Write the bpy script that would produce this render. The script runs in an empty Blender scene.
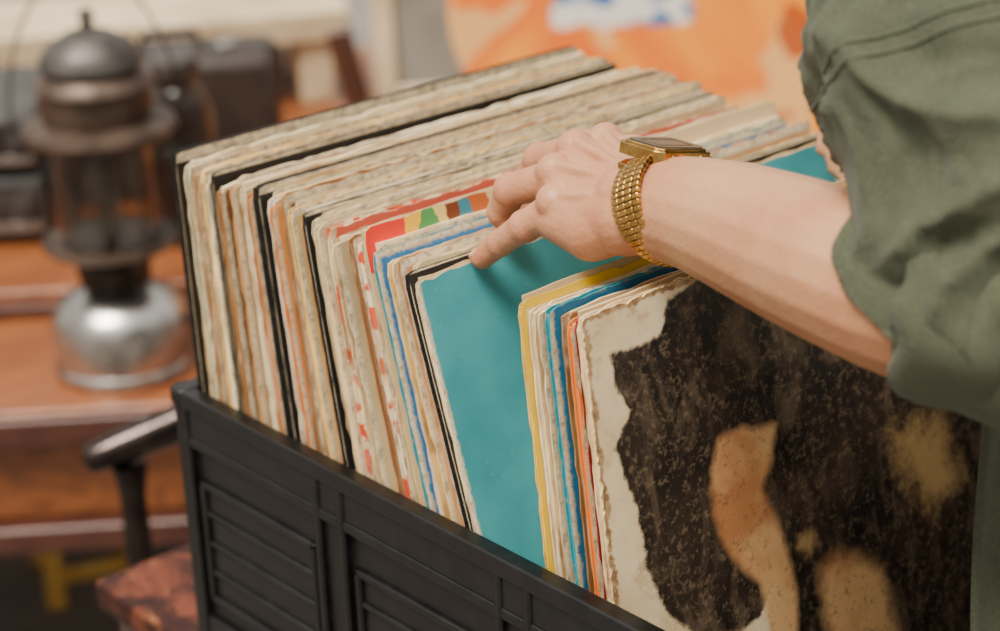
import bpy, math, random
from mathutils import Vector, Matrix, noise
from mathutils.bvhtree import BVHTree
random.seed(11)
FPX=2059.0
HZ=0.6   # crate base height above the ground
CAM=Vector((-.588,-.971,.665+HZ))
R=Vector((.7507,-.6596,-.0369)).normalized()
B=Vector((-.6003,-.7044,.3783)); B=(B-R*B.dot(R)).normalized()
U=B.cross(R).normalized()
def W(px,py,d):
    return CAM+ (R*((px-500)/FPX) - U*((py-315.5)/FPX) - B)*d
def WZ(px,py,z):
    dr=(R*((px-500)/FPX) - U*((py-315.5)/FPX) - B)
    return CAM+dr*((z+HZ-CAM.z)/dr.z)
scene=bpy.context.scene
col=bpy.data.collections.new("scene_objects"); scene.collection.children.link(col)
# ---------------------------------------------------------------- materials
def newmat(name):
    m=bpy.data.materials.new(name); m.use_nodes=True
    nt=m.node_tree; b=nt.nodes["Principled BSDF"]
    return m,nt,b
def math_(nt,op,a,b=None,clamp=False):
    n=nt.nodes.new("ShaderNodeMath"); n.operation=op; n.use_clamp=clamp
    for i,x in enumerate((a,b)):
        if x is None: continue
        if isinstance(x,(int,float)): n.inputs[i].default_value=x
        else: nt.links.new(x,n.inputs[i])
    return n.outputs[0]
def mix(nt,f,a,b,mode='MIX'):
    n=nt.nodes.new("ShaderNodeMix"); n.data_type='RGBA'; n.blend_type=mode
    def s(sock,x):
        if isinstance(x,(int,float)): sock.default_value=x
        elif isinstance(x,(tuple,list)): sock.default_value=(*x[:3],1)
        else: nt.links.new(x,sock)
    s(n.inputs[0],f); s(n.inputs[6],a); s(n.inputs[7],b)
    return n.outputs[2]
def coords(nt,scale=(1,1,1),kind="Object"):
    tc=nt.nodes.new("ShaderNodeTexCoord"); mp=nt.nodes.new("ShaderNodeMapping")
    mp.inputs["Scale"].default_value=scale
    nt.links.new(tc.outputs[kind],mp.inputs[0]); return mp.outputs[0]
def tnoise(nt,vec,scale,detail=4,rough=.55,dist=0):
    n=nt.nodes.new("ShaderNodeTexNoise"); n.inputs["Scale"].default_value=scale
    n.inputs["Detail"].default_value=detail; n.inputs["Roughness"].default_value=rough
    n.inputs["Distortion"].default_value=dist
    nt.links.new(vec,n.inputs["Vector"]); return n.outputs[0]
def ramp(nt,f,a,b):
    n=nt.nodes.new("ShaderNodeMapRange"); n.interpolation_type='SMOOTHSTEP'
    n.inputs[1].default_value=a; n.inputs[2].default_value=b
    nt.links.new(f,n.inputs[0]); return n.outputs[0]
def bump(nt,b,h,st=.3,dist=.001):
    n=nt.nodes.new("ShaderNodeBump"); n.inputs["Strength"].default_value=st
    n.inputs["Distance"].default_value=dist
    nt.links.new(h,n.inputs["Height"]); nt.links.new(n.outputs[0],b.inputs["Normal"])
def noisy(name,c1,c2,scale=20,rough=.6,metal=0,stretch=(1,1,1),bst=0,bdist=.001,lo=.35,hi=.65,coat=0,detail=5,dist=0,rvar=0,spec=None):
    m,nt,b=newmat(name); v=coords(nt,stretch)
    n=tnoise(nt,v,scale,detail,.6,dist); f=ramp(nt,n,lo,hi)
    nt.links.new(mix(nt,f,c1,c2),b.inputs["Base Color"])
    b.inputs["Roughness"].default_value=rough; b.inputs["Metallic"].default_value=metal
    if spec is not None: b.inputs["Specular IOR Level"].default_value=spec
    if coat: b.inputs["Coat Weight"].default_value=coat; b.inputs["Coat Roughness"].default_value=.15
    if bst: bump(nt,b,n,bst,bdist)
    if rvar: nt.links.new(math_(nt,'ADD',math_(nt,'MULTIPLY',n,rvar),rough-rvar/2),b.inputs["Roughness"])
    return m
def paper_edge(name="worn_paper_edge",mark=None,zr=None):
    m,nt,b=newmat(name)
    oi=nt.nodes.new("ShaderNodeObjectInfo")
    v=coords(nt,(1,1,1))
    off=nt.nodes.new("ShaderNodeVectorMath"); off.operation='ADD'   # vary from record to record
    cb=nt.nodes.new("ShaderNodeCombineXYZ"); nt.links.new(math_(nt,'MULTIPLY',oi.outputs["Random"],37.0),cb.inputs[0])
    nt.links.new(v,off.inputs[0]); nt.links.new(cb.outputs[0],off.inputs[1]); vo=off.outputs[0]
    def st(s):
        mp=nt.nodes.new("ShaderNodeMapping"); mp.inputs["Scale"].default_value=s; nt.links.new(vo,mp.inputs[0]); return mp.outputs[0]
    n1=tnoise(nt,st((1,4,1)),34,5,.62)
    lam=tnoise(nt,st((12,1400,12)),1.0,4,.6)      # laminated paper layers
    n2=tnoise(nt,st((24,2600,24)),1.0,3,.6)
    n4=tnoise(nt,vo,180,3,.6)
    c=oi.outputs["Color"]
    if mark:
        f=ramp(nt,tnoise(nt,vo,85,3,.6),.50,.54)
        if zr:
            sx=nt.nodes.new("ShaderNodeSeparateXYZ"); nt.links.new(v,sx.inputs[0])
            f=math_(nt,'MULTIPLY',ramp(nt,sx.outputs[2],zr[0],zr[0]+.003),math_(nt,'SUBTRACT',1.0,ramp(nt,sx.outputs[2],zr[1],zr[1]+.003)))
        c=mix(nt,f,c,mark)
    c=mix(nt,math_(nt,'MULTIPLY',ramp(nt,n1,.50,.70),.75),c,(.24,.115,.04))
    c=mix(nt,math_(nt,'MULTIPLY',ramp(nt,lam,.48,.64),.60),c,(.21,.11,.045))
    c=mix(nt,math_(nt,'MULTIPLY',ramp(nt,n2,.55,.72),.60),c,(.92,.76,.50))
    c=mix(nt,math_(nt,'MULTIPLY',ramp(nt,n4,.64,.74),.30),c,(.22,.12,.055))
    n3=tnoise(nt,vo,15,3,.5)
    c=mix(nt,math_(nt,'MULTIPLY',ramp(nt,n3,.50,.70),.60),c,(.40,.21,.07))
    nt.links.new(c,b.inputs["Base Color"]); b.inputs["Roughness"].default_value=.9; b.inputs["Specular IOR Level"].default_value=.2
    bump(nt,b,math_(nt,'ADD',n2,lam),.4,.0005); return m
EDGE=paper_edge(); EDGE_R=paper_edge("red_marked_edge",(.75,.07,.02)); EDGE_P=paper_edge("pink_marked_edge",(.80,.05,.22),(.150,.160))
EDGE_K=noisy("black_card_edge",(.007,.0065,.006),(.05,.035,.025),150,.7,lo=.5,hi=.8,spec=.2)
EDGE_C=noisy("printed_edge",(.02,.26,.30),(.40,.34,.24),120,.7,lo=.5,hi=.75,spec=.2)
EDGE_O=noisy("orange_edge",(.72,.20,.03),(.45,.25,.12),120,.7,lo=.5,hi=.75,spec=.2)
m,nt,b=newmat("inner_paper"); v=coords(nt); oi=nt.nodes.new("ShaderNodeObjectInfo")
n=tnoise(nt,v,45,4); c=mix(nt,ramp(nt,oi.outputs["Random"],0,1),(.90,.76,.50),(.62,.44,.22))
c=mix(nt,ramp(nt,n,.46,.74),c,(.40,.24,.10)); nt.links.new(c,b.inputs["Base Color"]); b.inputs["Roughness"].default_value=.9; b.inputs["Specular IOR Level"].default_value=.2
INNER=m
_cm={}
def cover(c1,c2=None,scale=8,paper=(.78,.64,.42),wear=.003,rough=.45):
    k=(c1,c2,scale,wear)
    if k in _cm: return _cm[k]
    c2=c2 or tuple(x*.8 for x in c1)
    m,nt,b=newmat("cover_print"); v=coords(nt)
    n=tnoise(nt,v,scale,5,.6); c=mix(nt,ramp(nt,n,.35,.65),c1,c2)
    tc=nt.nodes.new("ShaderNodeTexCoord"); sx=nt.nodes.new("ShaderNodeSeparateXYZ"); nt.links.new(tc.outputs["Object"],sx.inputs[0])
    dx=math_(nt,'MINIMUM',sx.outputs[0],math_(nt,'SUBTRACT',.314,sx.outputs[0]))
    dz=math_(nt,'SUBTRACT',.3115,sx.outputs[2])
    d=math_(nt,'MINIMUM',dx,dz)
    nn=tnoise(nt,v,190,5,.75)
    e=math_(nt,'SUBTRACT',d,math_(nt,'MULTIPLY',nn,wear*3))
    f=math_(nt,'SUBTRACT',1.0,ramp(nt,e,-wear*.8,wear*.1))
    sp=ramp(nt,tnoise(nt,v,300,3,.6),.69,.75)
    f=math_(nt,'MAXIMUM',f,math_(nt,'MULTIPLY',sp,.30))
    pc=mix(nt,ramp(nt,nn,.4,.65),paper,tuple(x*.45 for x in paper))
    nt.links.new(mix(nt,f,c,pc),b.inputs["Base Color"]); b.inputs["Roughness"].default_value=rough
    _cm[k]=m; return m
def wood(name,c1,c2,axis=0,scale=14,rough=.4,coat=.3):
    st=[9,9,9]; st[axis]=.8
    m,nt,b=newmat(name); v=coords(nt,tuple(st))
    n=tnoise(nt,v,scale*.25,6,.6,1.2); nt.links.new(mix(nt,ramp(nt,n,.35,.68),c1,c2),b.inputs["Base Color"])
    b.inputs["Roughness"].default_value=rough; b.inputs["Coat Weight"].default_value=coat
    bump(nt,b,n,.15,.001); return m
# ---------------------------------------------------------------- mesh builder
class MB:
    def __init__(s): s.v=[]; s.f=[]; s.m=[]
    def add(s,vs,fs,m=0,M=None):
        o=len(s.v)
        s.v+= [ (M@Vector(p) if M else Vector(p)) for p in vs]
        s.f+= [tuple(i+o for i in f) for f in fs]; s.m+=[m]*len(fs); return s
    def box(s,x0,x1,y0,y1,z0,z1,m=0,M=None):
        vs=[(x,y,z) for z in (z0,z1) for y in (y0,y1) for x in (x0,x1)]
        return s.add(vs,[(0,2,3,1),(4,5,7,6),(0,1,5,4),(2,6,7,3),(0,4,6,2),(1,3,7,5)],m,M)
    def lathe(s,prof,seg=40,M=None,m=0):
        vs=[];fs=[]
        for r,z in prof:
            for i in range(seg):
                a=2*math.pi*i/seg; vs.append((r*math.cos(a),r*math.sin(a),z))
        for j in range(len(prof)-1):
            for i in range(seg):
                k=(i+1)%seg; fs.append((j*seg+i,j*seg+k,(j+1)*seg+k,(j+1)*seg+i))
        if prof[0][0]>1e-5: fs.append(tuple(reversed(range(seg))))
        if prof[-1][0]>1e-5: fs.append(tuple((len(prof)-1)*seg+i for i in range(seg)))
        return s.add(vs,fs,m,M)
    def tube(s,pts,rad,seg=12,m=0,closed=False):
        pts=[Vector(p) for p in pts]; n=len(pts)
        if isinstance(rad,(int,float)): rad=[rad]*n
        vs=[];fs=[]; up=None
        for i,p in enumerate(pts):
            t=(pts[(i+1)%n]-pts[i-1]) if closed else (pts[min(i+1,n-1)]-pts[max(i-1,0)])
            t.normalize()
            if up is None:
                up=Vector((0,0,1)) if abs(t.z)<.9 else Vector((1,0,0))
            up=(up-t*up.dot(t)).normalized(); sd=t.cross(up)
            for k in range(seg):
                a=2*math.pi*k/seg; vs.append(p+(up*math.cos(a)+sd*math.sin(a))*rad[i])
        for i in range(n if closed else n-1):
            j=(i+1)%n
            for k in range(seg):
                l=(k+1)%seg; fs.append((i*seg+k,j*seg+k,j*seg+l,i*seg+l))
        if not closed:
            fs.append(tuple(range(seg))); fs.append(tuple((n-1)*seg+k for k in reversed(range(seg))))
        return s.add(vs,fs,m)
    def capsule(s,p,q,rp,rq,seg=18,cap=6):
        p=Vector(p);q=Vector(q); t=(q-p); L=t.length
        if L<1e-6: t=Vector((0,0,1))
        t.normalize(); up=Vector((0,0,1)) if abs(t.z)<.9 else Vector((1,0,0))
        up=(up-t*up.dot(t)).normalized(); sd=t.cross(up)
        rings=[]
        for i in range(1,cap+1):
            a=math.pi/2*i/cap; rings.append((p-t*rp*math.cos(a),rp*math.sin(a)))
        for i in range(0,cap):
            a=math.pi/2*i/cap; rings.append((q+t*rq*math.sin(a),rq*math.cos(a)))
        vs=[p-t*rp]
        for c,r in rings:
            for k in range(seg):
                a=2*math.pi*k/seg; vs.append(c+(up*math.cos(a)+sd*math.sin(a))*r)
        vs.append(q+t*rq); fs=[]
        for k in range(seg): fs.append((0,1+(k+1)%seg,1+k))
        for j in range(len(rings)-1):
            for k in range(seg):
                l=(k+1)%seg; a=1+j*seg; c=a+seg; fs.append((a+k,a+l,c+l,c+k))
        e=len(vs)-1; a=1+(len(rings)-1)*seg
        for k in range(seg): fs.append((a+k,a+(k+1)%seg,e))
        return s.add(vs,fs)
    def chain(s,pts,rad):
        for i in range(len(pts)-1): s.capsule(pts[i],pts[i+1],rad[i],rad[i+1])
        return s
WL={}
def make(name,mb,mats,parent=None,smooth=True,bevel=0,origin=None,angle=35,M=None,label=None,category=None):
    vs=mb.v
    if M is not None: vs=[M@p for p in vs]
    if origin is None:
        xs=[p.x for p in vs];ys=[p.y for p in vs];zs=[p.z for p in vs]
        origin=Vector(((min(xs)+max(xs))/2,(min(ys)+max(ys))/2,min(zs)))
    origin=Vector(origin)
    me=bpy.data.meshes.new(name); me.from_pydata([tuple(p-origin) for p in vs],[],mb.f)
    if not isinstance(mats,(list,tuple)): mats=[mats]
    for mm in mats: me.materials.append(mm)
    if len(mats)>1: me.polygons.foreach_set("material_index",mb.m)
    me.update()
    if smooth:
        me.shade_smooth()
        if angle: me.set_sharp_from_angle(angle=math.radians(angle))
    o=bpy.data.objects.new(name,me); col.objects.link(o)
    WL[o.name]=origin
    if parent:
        o.parent=parent; o.location=origin-WL[parent.name]
    else: o.location=origin
    if bevel:
        bm=o.modifiers.new("bevel",'BEVEL'); bm.width=bevel; bm.segments=2; bm.limit_method='ANGLE'
    if label: o["label"]=label
    if category: o["category"]=category
    return o
def empty(name,loc,label,category):
    o=bpy.data.objects.new(name,None); col.objects.link(o); o.location=loc; o.empty_display_size=.05
    WL[o.name]=Vector(loc); o["label"]=label; o["category"]=category; return o
def fuse(mb,voxel,it=6,fac=.5):
    me=bpy.data.meshes.new("tmp"); me.from_pydata([tuple(p) for p in mb.v],[],mb.f); me.update()
    o=bpy.data.objects.new("tmp",me); scene.collection.objects.link(o)
    r=o.modifiers.new("r",'REMESH'); r.mode='VOXEL'; r.voxel_size=voxel
    s=o.modifiers.new("s",'SMOOTH'); s.factor=fac; s.iterations=it
    dg=bpy.context.evaluated_depsgraph_get(); dg.update()
    m2=bpy.data.meshes.new_from_object(o.evaluated_get(dg))
    out=MB(); out.v=[v.co.copy() for v in m2.vertices]; out.f=[tuple(p.vertices) for p in m2.polygons]; out.m=[0]*len(out.f)
    nr=[v.normal.copy() for v in m2.vertices]
    bpy.data.objects.remove(o); return out,nr
def T(x,y,z): return Vector((x,y,z+HZ))
# ---------------------------------------------------------------- ground
CONC=noisy("ground_concrete",(.20,.18,.155),(.12,.105,.09),3,.9,bst=.3)
g=MB().box(-8,10,-6,12,-.05,0); o=make("floor",g,CONC,smooth=False); o["kind"]="structure"; o["label"]="grey worn concrete market ground"; o["category"]="floor"
# ---------------------------------------------------------------- small table under crate
def swirl():
    m,nt,b=newmat("burl_wood"); v=coords(nt,(1,1,1))
    n=tnoise(nt,v,16,6,.62,1.6); c=mix(nt,ramp(nt,n,.40,.60),(.025,.007,.005),(.14,.036,.018))
    c=mix(nt,ramp(nt,tnoise(nt,v,30,4,.5,1),.60,.70),c,(.24,.085,.035))
    nt.links.new(c,b.inputs["Base Color"]); b.inputs["Roughness"].default_value=.5; b.inputs["Specular IOR Level"].default_value=.2; return m
BURL=swirl(); DARKW=wood("dark_brown_wood",(.040,.015,.009),(.09,.033,.018),2)
tb=empty("side_table",T(.16,-.25,-HZ),"low dark reddish burl wood table carrying the crate","table")
tp=MB().box(-.0115,.38,-.64,.138,-.034+HZ,-.0135+HZ); make("tabletop",tp,BURL,tb,bevel=.003)
ap=MB().box(-.004,.365,-.625,.125,-.095+HZ,-.0345+HZ); make("apron",ap,DARKW,tb,bevel=.003)
for x in (0,.33):
    for y in (-.61,.095):
        make("leg",MB().box(x-.003,x+.03,y-.005,y+.03,0,-.0955+HZ),DARKW,tb,bevel=.004)
# ---------------------------------------------------------------- crate
PLAST=noisy("black_plastic",(.0028,.0027,.0028),(.0065,.006,.006),60,.38,bst=.12,bdist=.0004,rvar=.2,spec=.38)
X0,X1,Y0,Y1=-.0140,.338,-.60,.008; RZ=.1715
c=MB()
c.box(X0+.004,X1-.004,Y0+.004,Y1-.004,-.012,-.003)
def wall(origin,dirv,L,out):
    M=Matrix(((dirv.x,out.x,0,origin.x),(dirv.y,out.y,0,origin.y),(0,0,1,0),(0,0,0,1)))
    def bx(a0,a1,o0,o1,z0,z1): c.box(a0,a1,o0,o1,z0,z1,0,M)
    bx(0,L,-.0110,.0,RZ-.011,RZ)            # rounded rim lip
    bx(.002,L-.002,-.0090,-.0022,RZ-.030,RZ-.010)
    bx(.003,L-.003,-.0090,-.0012,RZ-.036,RZ-.029)   # ledge
    bx(.003,L-.003,-.0090,-.0055,.020,RZ-.034)      # recessed wall
    bx(.003,L-.003,-.0090,-.0018,-.012,.021)
    n=max(2,round(L/.15)); st=L/n
    for i in range(n+1):
        a=i*st
        for da in ((-.011,.011) if 0<i<n else ((.012,) if i==0 else (-.012,))):
            bx(a+da-.003,a+da+.003,-.0090,-.0005,-.012,RZ-.010)
        if 0<i<n: bx(a-.010,a+.010,-.0090,-.0040,-.012,RZ-.012)
        else: bx(max(.001,a-.012),min(L-.001,a+.012),-.0090,-.002,-.012,RZ-.010)
        if i<n:
            # framed recessed panel with three bars
            bx(a+.018,a+st-.018,-.0090,-.0026,.110,.115)
            bx(a+.018,a+st-.018,-.0090,-.0026,.032,.037)
            for e in (a+.018,a+st-.023): bx(e,e+.005,-.0090,-.0026,.032,.115)
            for z in (.053,.073,.093): bx(a+.022,a+st-.022,-.0090,-.0034,z-.0018,z+.0022)
wall(Vector((X0,Y1,0)),Vector((0,-1,0)),Y1-Y0,Vector((-1,0,0)))
wall(Vector((X1,Y0,0)),Vector((0,1,0)),Y1-Y0,Vector((1,0,0)))
wall(Vector((X0,Y0,0)),Vector((1,0,0)),X1-X0,Vector((0,-1,0)))
wall(Vector((X1,Y1,0)),Vector((-1,0,0)),X1-X0,Vector((0,1,0)))
for x in (X0+.0072,X1-.0072):
    for y in (Y0+.0072,Y1-.0072):
        c.lathe([(.0068,-.012),(.0068,RZ-.014),(.0085,RZ-.010),(.0088,RZ-.002),(.0080,RZ+.0006)],20,Matrix.Translation((x,y,0)))
for p in c.v: p.z+=HZ
cr_=make("crate",c,PLAST,bevel=.0018,label="black plastic stacking crate with ribbed sides, filled with records",category="crate")
cr_.modifiers[0].segments=3
# ---------------------------------------------------------------- records
def rec(s_top,th,tt,tb_,w=.313,h=.313,x0=0.0,edge=(.8,.72,.55),front=None,openl=True,back=None,bt=None,art=None,label="",jag=.0011,group="records in the crate",inner=True,roll=0,em=None):
    th=math.radians(th); bt=bt or min(.0012,tt*.25)
    mb=MB(); sd=random.random()*100
    front=front or cover(tuple(round(x*.9,2) for x in edge[:3]),tuple(round(x*.6,2) for x in edge[:3]))
    back=back or front
    def t(z): return tb_+(tt-tb_)*z/h
    def wob(x,z): return .0010*math.sin(x/w*4+1)*(z/h)
    def panel(yo,yi,mo,mi,nx=56,nz=40):
        V=[];F=[];Mi=[]; sd2=sd+random.random()*50
        def P(i,j,f):
            x=w*i/nx; z=h*j/nz
            dx=dz=0
            e=noise.noise(Vector((x*180,z*180,sd2)))+.6*noise.noise(Vector((x*700,z*700,sd2+5)))+.8*max(0,noise.noise(Vector((x*45,z*45,sd2+9)))-.25)*3
            if i==0: dx=abs(e)*jag*1.2
            if i==nx: dx=-abs(e)*jag
            if j==nz: dz=-abs(e)*jag*1.6
            cx=min(x,w-x); cz=h-z
            if cx<1e-6 and cz<1e-6:
                dx+= .0012 if i==0 else -.0012; dz-=.0012
            return Vector((x+dx,f(z)+wob(x,z),z+dz))
        for f in (yo,yi):
            for j in range(nz+1):
                for i in range(nx+1): V.append(P(i,j,f))
        N=(nx+1)*(nz+1)
        flip= yo(h)>yi(h)
        for k in range(2):
            for j in range(nz):
                for i in range(nx):
                    a=k*N+j*(nx+1)+i; q=(a,a+1,a+nx+2,a+nx+1)
                    if (k==1)!=flip: q=q[::-1]
                    F.append(q); Mi.append(mo if k==0 else mi)
        def strip(idx):
            for a,b_ in zip(idx[:-1],idx[1:]):
                q=(a,b_,b_+N,a+N)
                F.append(q if not flip else q[::-1]); Mi.append(0)
        strip([nz*(nx+1)+i for i in range(nx+1)][::-1])
        strip([j*(nx+1) for j in range(nz+1)][::-1])
        strip([j*(nx+1)+nx for j in range(nz+1)])
        strip([i for i in range(nx+1)])
        o=len(mb.v); mb.v+=V; mb.f+=[tuple(q+o for q in f) for f in F]; mb.m+=Mi
    if art: panel(lambda z:-t(z)/2,lambda z:-t(z)/2+bt,1,0,150,150)
    else: panel(lambda z:-t(z)/2,lambda z:-t(z)/2+bt,1,0)
    panel(lambda z:t(z)/2,lambda z:t(z)/2-bt,2,0)
    for j in range(20):
        z0=h*j/20; z1=h*(j+1)/20
        for side in ((1,) if openl else (0,1)):
            xa,xb=((w-.0018,w-.0012) if side else (.0008+jag*.4,.0019+jag*.4))
            vs=[]
            for z in (z0,z1):
                if z>=h: z=h-.0022-jag
                for y in (-t(z)/2+.0002,t(z)/2-.0002):
                    for x in (xa,xb): vs.append((x,y+wob(x,z),z))
            mb.add(vs,[(0,2,3,1),(4,5,7,6),(0,1,5,4),(2,6,7,3),(0,4,6,2),(1,3,7,5)],0)
    mb.box(.001,w-.001,-tb_/2+.0003,tb_/2-.0003,.0002,.0014)
    me=bpy.data.meshes.new("vinyl_record"); me.from_pydata([tuple(p) for p in mb.v],[],mb.f)
    for mm in (em or EDGE,front,back): me.materials.append(mm)
    me.polygons.foreach_set("material_index",mb.m); me.update()
    if art: art(me,w,h,-tb_/2)
    o=bpy.data.objects.new("vinyl_record",me); col.objects.link(o)
    o.color=(*edge[:3],1)
    ro=math.radians(roll)
    o.rotation_euler=(Matrix.Rotation(-th,4,'X')@Matrix.Rotation(ro,4,'Y')).to_euler()
    dzr=(w*math.sin(ro) if ro>0 else 0)
    yb=-s_top-h*math.sin(th); o.location=(x0,yb,HZ+tb_/2*math.sin(th)-.0015+dzr)
    o["category"]="record"; o["group"]=group; o["label"]=label
    if inner:
        gi=random.uniform(.24,.40); x_in=random.uniform(.0005,.007) if openl else .0035; zt=random.uniform(-.003,.005)
        nx=30
        V=[];F=[]
        hh=h-zt
        for z in (.0018,hh*.5,hh):
            for i in range(nx+1):
                x=x_in+(w-.006-x_in)*i/nx
                for s in (-1,1):
                    V.append((x,s*min(gi*t(z),t(z)/2-bt-.0003)+wob(x,z),z-(abs(noise.noise(Vector((x*90,sd,0))))*.0026 if z==hh else 0)))
        n2=2*(nx+1)
        for j in range(2):
            for i in range(nx):
                a=j*n2+2*i; F.append((a,a+2,a+n2+2,a+n2)); F.append((a+1,a+1+n2,a+3+n2,a+3))
            F.append((j*n2,j*n2+n2,j*n2+n2+1,j*n2+1)); a=j*n2+2*nx; F.append((a,a+1,a+1+n2,a+n2))
        for i in range(nx): a=2*n2+2*i; F.append((a,a+2,a+3,a+1))
        im=bpy.data.meshes.new("inner_sleeve"); im.from_pydata(V,[],F); im.materials.append(INNER)
        io=bpy.data.objects.new("inner_sleeve",im); col.objects.link(io); io.parent=o
    return o
CR=(.80,.60,.31); TAN=(.58,.34,.14); WH=(.94,.79,.53); BR=(.27,.11,.035); BK=(.008,.007,.007); GR=(.52,.43,.28); YL=(.84,.56,.17); PK=(.60,.24,.10)
seq=[BK,CR,WH,TAN,CR,YL,WH,BK,TAN,BR,WH,"pink",WH,PK,CR,BK,"teal",WH,"orange",BR,TAN,WH,YL,CR,TAN,BK,WH,GR,CR,"redmark",TAN,CR,WH,BR,"redmark","band",CR,"blue",WH,YL,TAN,CR,WH]
NAMES={BK:"black",CR:"cream",WH:"off-white",TAN:"tan",BR:"brown",GR:"grey",YL:"yellowed",PK:"reddish-tan"}
S_END=.2085
wts=[random.uniform(.55,1.45) for _ in seq]; wts[0]=1.2; wts[7]=.6; wts[15]=1.5; wts[25]=.6; wts[12]=1.2;wts[19]=1.2; wts[16]=.7; wts[18]=.6; wts[37]=.6
tot=sum(wts); s=-.001
def theta(s): return 2+15.5*max(0,min(1,s/.2145))**1.35
for i,e in enumerate(seq):
    sp=wts[i]/tot*(S_END+.001)
    s0=s; s1=s+sp; s=s1; sm=(s0+s1)/2
    b0=s0+.313*math.sin(math.radians(theta(s0))); b1=s1+.313*math.sin(math.radians(theta(s1)))
    tt=sp*.84; tb_=(b1-b0)*.88
    ec=e; fr=None; nm=None; em=None
    hh=.3125+random.uniform(-.0085,.0020); xx=random.uniform(0,.0080); ro=random.uniform(-.55,.55)
    if i==0: hh=.317; xx=-.001; ro=0; em=EDGE_K
    if e=="teal": ec=WH; fr=cover((.015,.24,.28),(.02,.30,.32)); nm="turquoise"; hh=.3135; ro=0
    elif e=="blue": ec=WH; fr=cover((.015,.12,.30),(.02,.16,.36)); nm="blue"; hh=.3115; ro=0; em=EDGE_C
    elif e=="orange": ec=YL; fr=cover((.70,.20,.03),(.72,.26,.05)); nm="orange"; em=EDGE_O
    elif e=="pink": ec=TAN; nm="pink-marked tan"; em=EDGE_P; xx=.001
    elif e=="redmark": ec=WH; fr=cover((.6,.1,.06)); nm="red printed"; em=EDGE_R; xx=.001
    elif e=="band":
        ec=CR; nm="multicoloured striped"; hh=.3205; xx=.002; ro=0
        m,nt,b=newmat("striped_cover"); tc=nt.nodes.new("ShaderNodeTexCoord"); sx=nt.nodes.new("ShaderNodeSeparateXYZ"); nt.links.new(tc.outputs["Object"],sx.inputs[0])
        cr=nt.nodes.new("ShaderNodeValToRGB"); cr.color_ramp.interpolation='CONSTANT'
        st=[(0,(.60,.42,.22)),(.02,(.72,.03,.015)),(.12,(.80,.45,.02)),(.15,(.07,.28,.08)),(.18,(.70,.52,.16)),(.20,(.16,.04,.015)),(.23,(.04,.20,.26)),(.26,(.45,.10,.02)),(.30,(.62,.45,.2)),(.34,(.12,.05,.02)),(.37,(.06,.18,.10)),(.42,(.66,.50,.28))]
        el=cr.color_ramp.elements; el[0].position=0; el[0].color=(*st[0][1],1); el[1].position=st[1][0]; el[1].color=(*st[1][1],1)
        for p_,c_ in st[2:]: q=el.new(p_); q.color=(*c_,1)
        w_=math_(nt,'ADD',math_(nt,'DIVIDE',sx.outputs[0],.313),math_(nt,'MULTIPLY',tnoise(nt,coords(nt),60),.06))
        nt.links.new(w_,cr.inputs[0])
        nt.links.new(mix(nt,ramp(nt,sx.outputs[2],.296,.297),(.62,.45,.24),cr.outputs[0]),b.inputs["Base Color"]); fr=m
    elif e==BK:
        fr=cover((.007,.007,.008),(.014,.013,.012),wear=.0005); em=EDGE_K
        if i: hh=.3155 if i==15 else .313; ro=0; xx=.0005
    nm=nm or NAMES[e]
    if isinstance(ec,tuple) and ec!=BK:
        k_=random.uniform(.80,1.08); ec=tuple(min(1,x*k_*random.uniform(.95,1.05)) for x in ec)
    rec(sm,theta(sm),tt,tb_,h=hh,x0=xx,edge=ec,front=fr,openl=random.random()<.6,roll=ro,label=f"record in a worn {nm} cardboard sleeve with frayed edges",inner=(e!=BK),jag=(.0004 if e==BK else .0014),em=em,bt=(tt*.46 if e==BK else None))
rec(.2102,17.2,.0034,.0042,h=.312,x0=-.0005,edge=BK,front=cover((.007,.007,.008),(.014,.013,.012),wear=.0005),openl=False,inner=False,label="record in a black cardboard sleeve behind the turquoise one",jag=.0003,em=EDGE_K,bt=.0016)
TEAL=cover((.015,.17,.20),(.08,.38,.40),3.2,wear=.0020,rough=.38)
rec(.2150,17.2,.0030,.0036,h=.309,x0=.001,edge=(.82,.68,.42),front=TEAL,openl=False,label="record in a plain turquoise sleeve with scuffed pale edges",bt=.0008)
G2="records leaning at the front of the crate"
def yellowborder():
    m,nt,b=newmat("yellow_bordered_cover"); tc=nt.nodes.new("ShaderNodeTexCoord"); sx=nt.nodes.new("ShaderNodeSeparateXYZ"); nt.links.new(tc.outputs["Object"],sx.inputs[0])
    f=ramp(nt,math_(nt,'SUBTRACT',.308,sx.outputs[2]),.005,.006)
    f2=ramp(nt,sx.outputs[0],.0035,.0045); f=math_(nt,'MINIMUM',f,f2)
    nt.links.new(mix(nt,f,(.82,.54,.015),(.82,.70,.50)),b.inputs["Base Color"]); b.inputs["Roughness"].default_value=.5; return m
BLUE=cover((.008,.11,.22),(.012,.15,.28)); ORG=cover((.72,.14,.01),(.75,.24,.015)); RED=cover((.24,.006,.01),(.32,.012,.012))
EDGE_D=noisy("dark_red_edge",(.22,.008,.010),(.50,.08,.04),120,.7,lo=.5,hi=.75,spec=.2)
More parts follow.
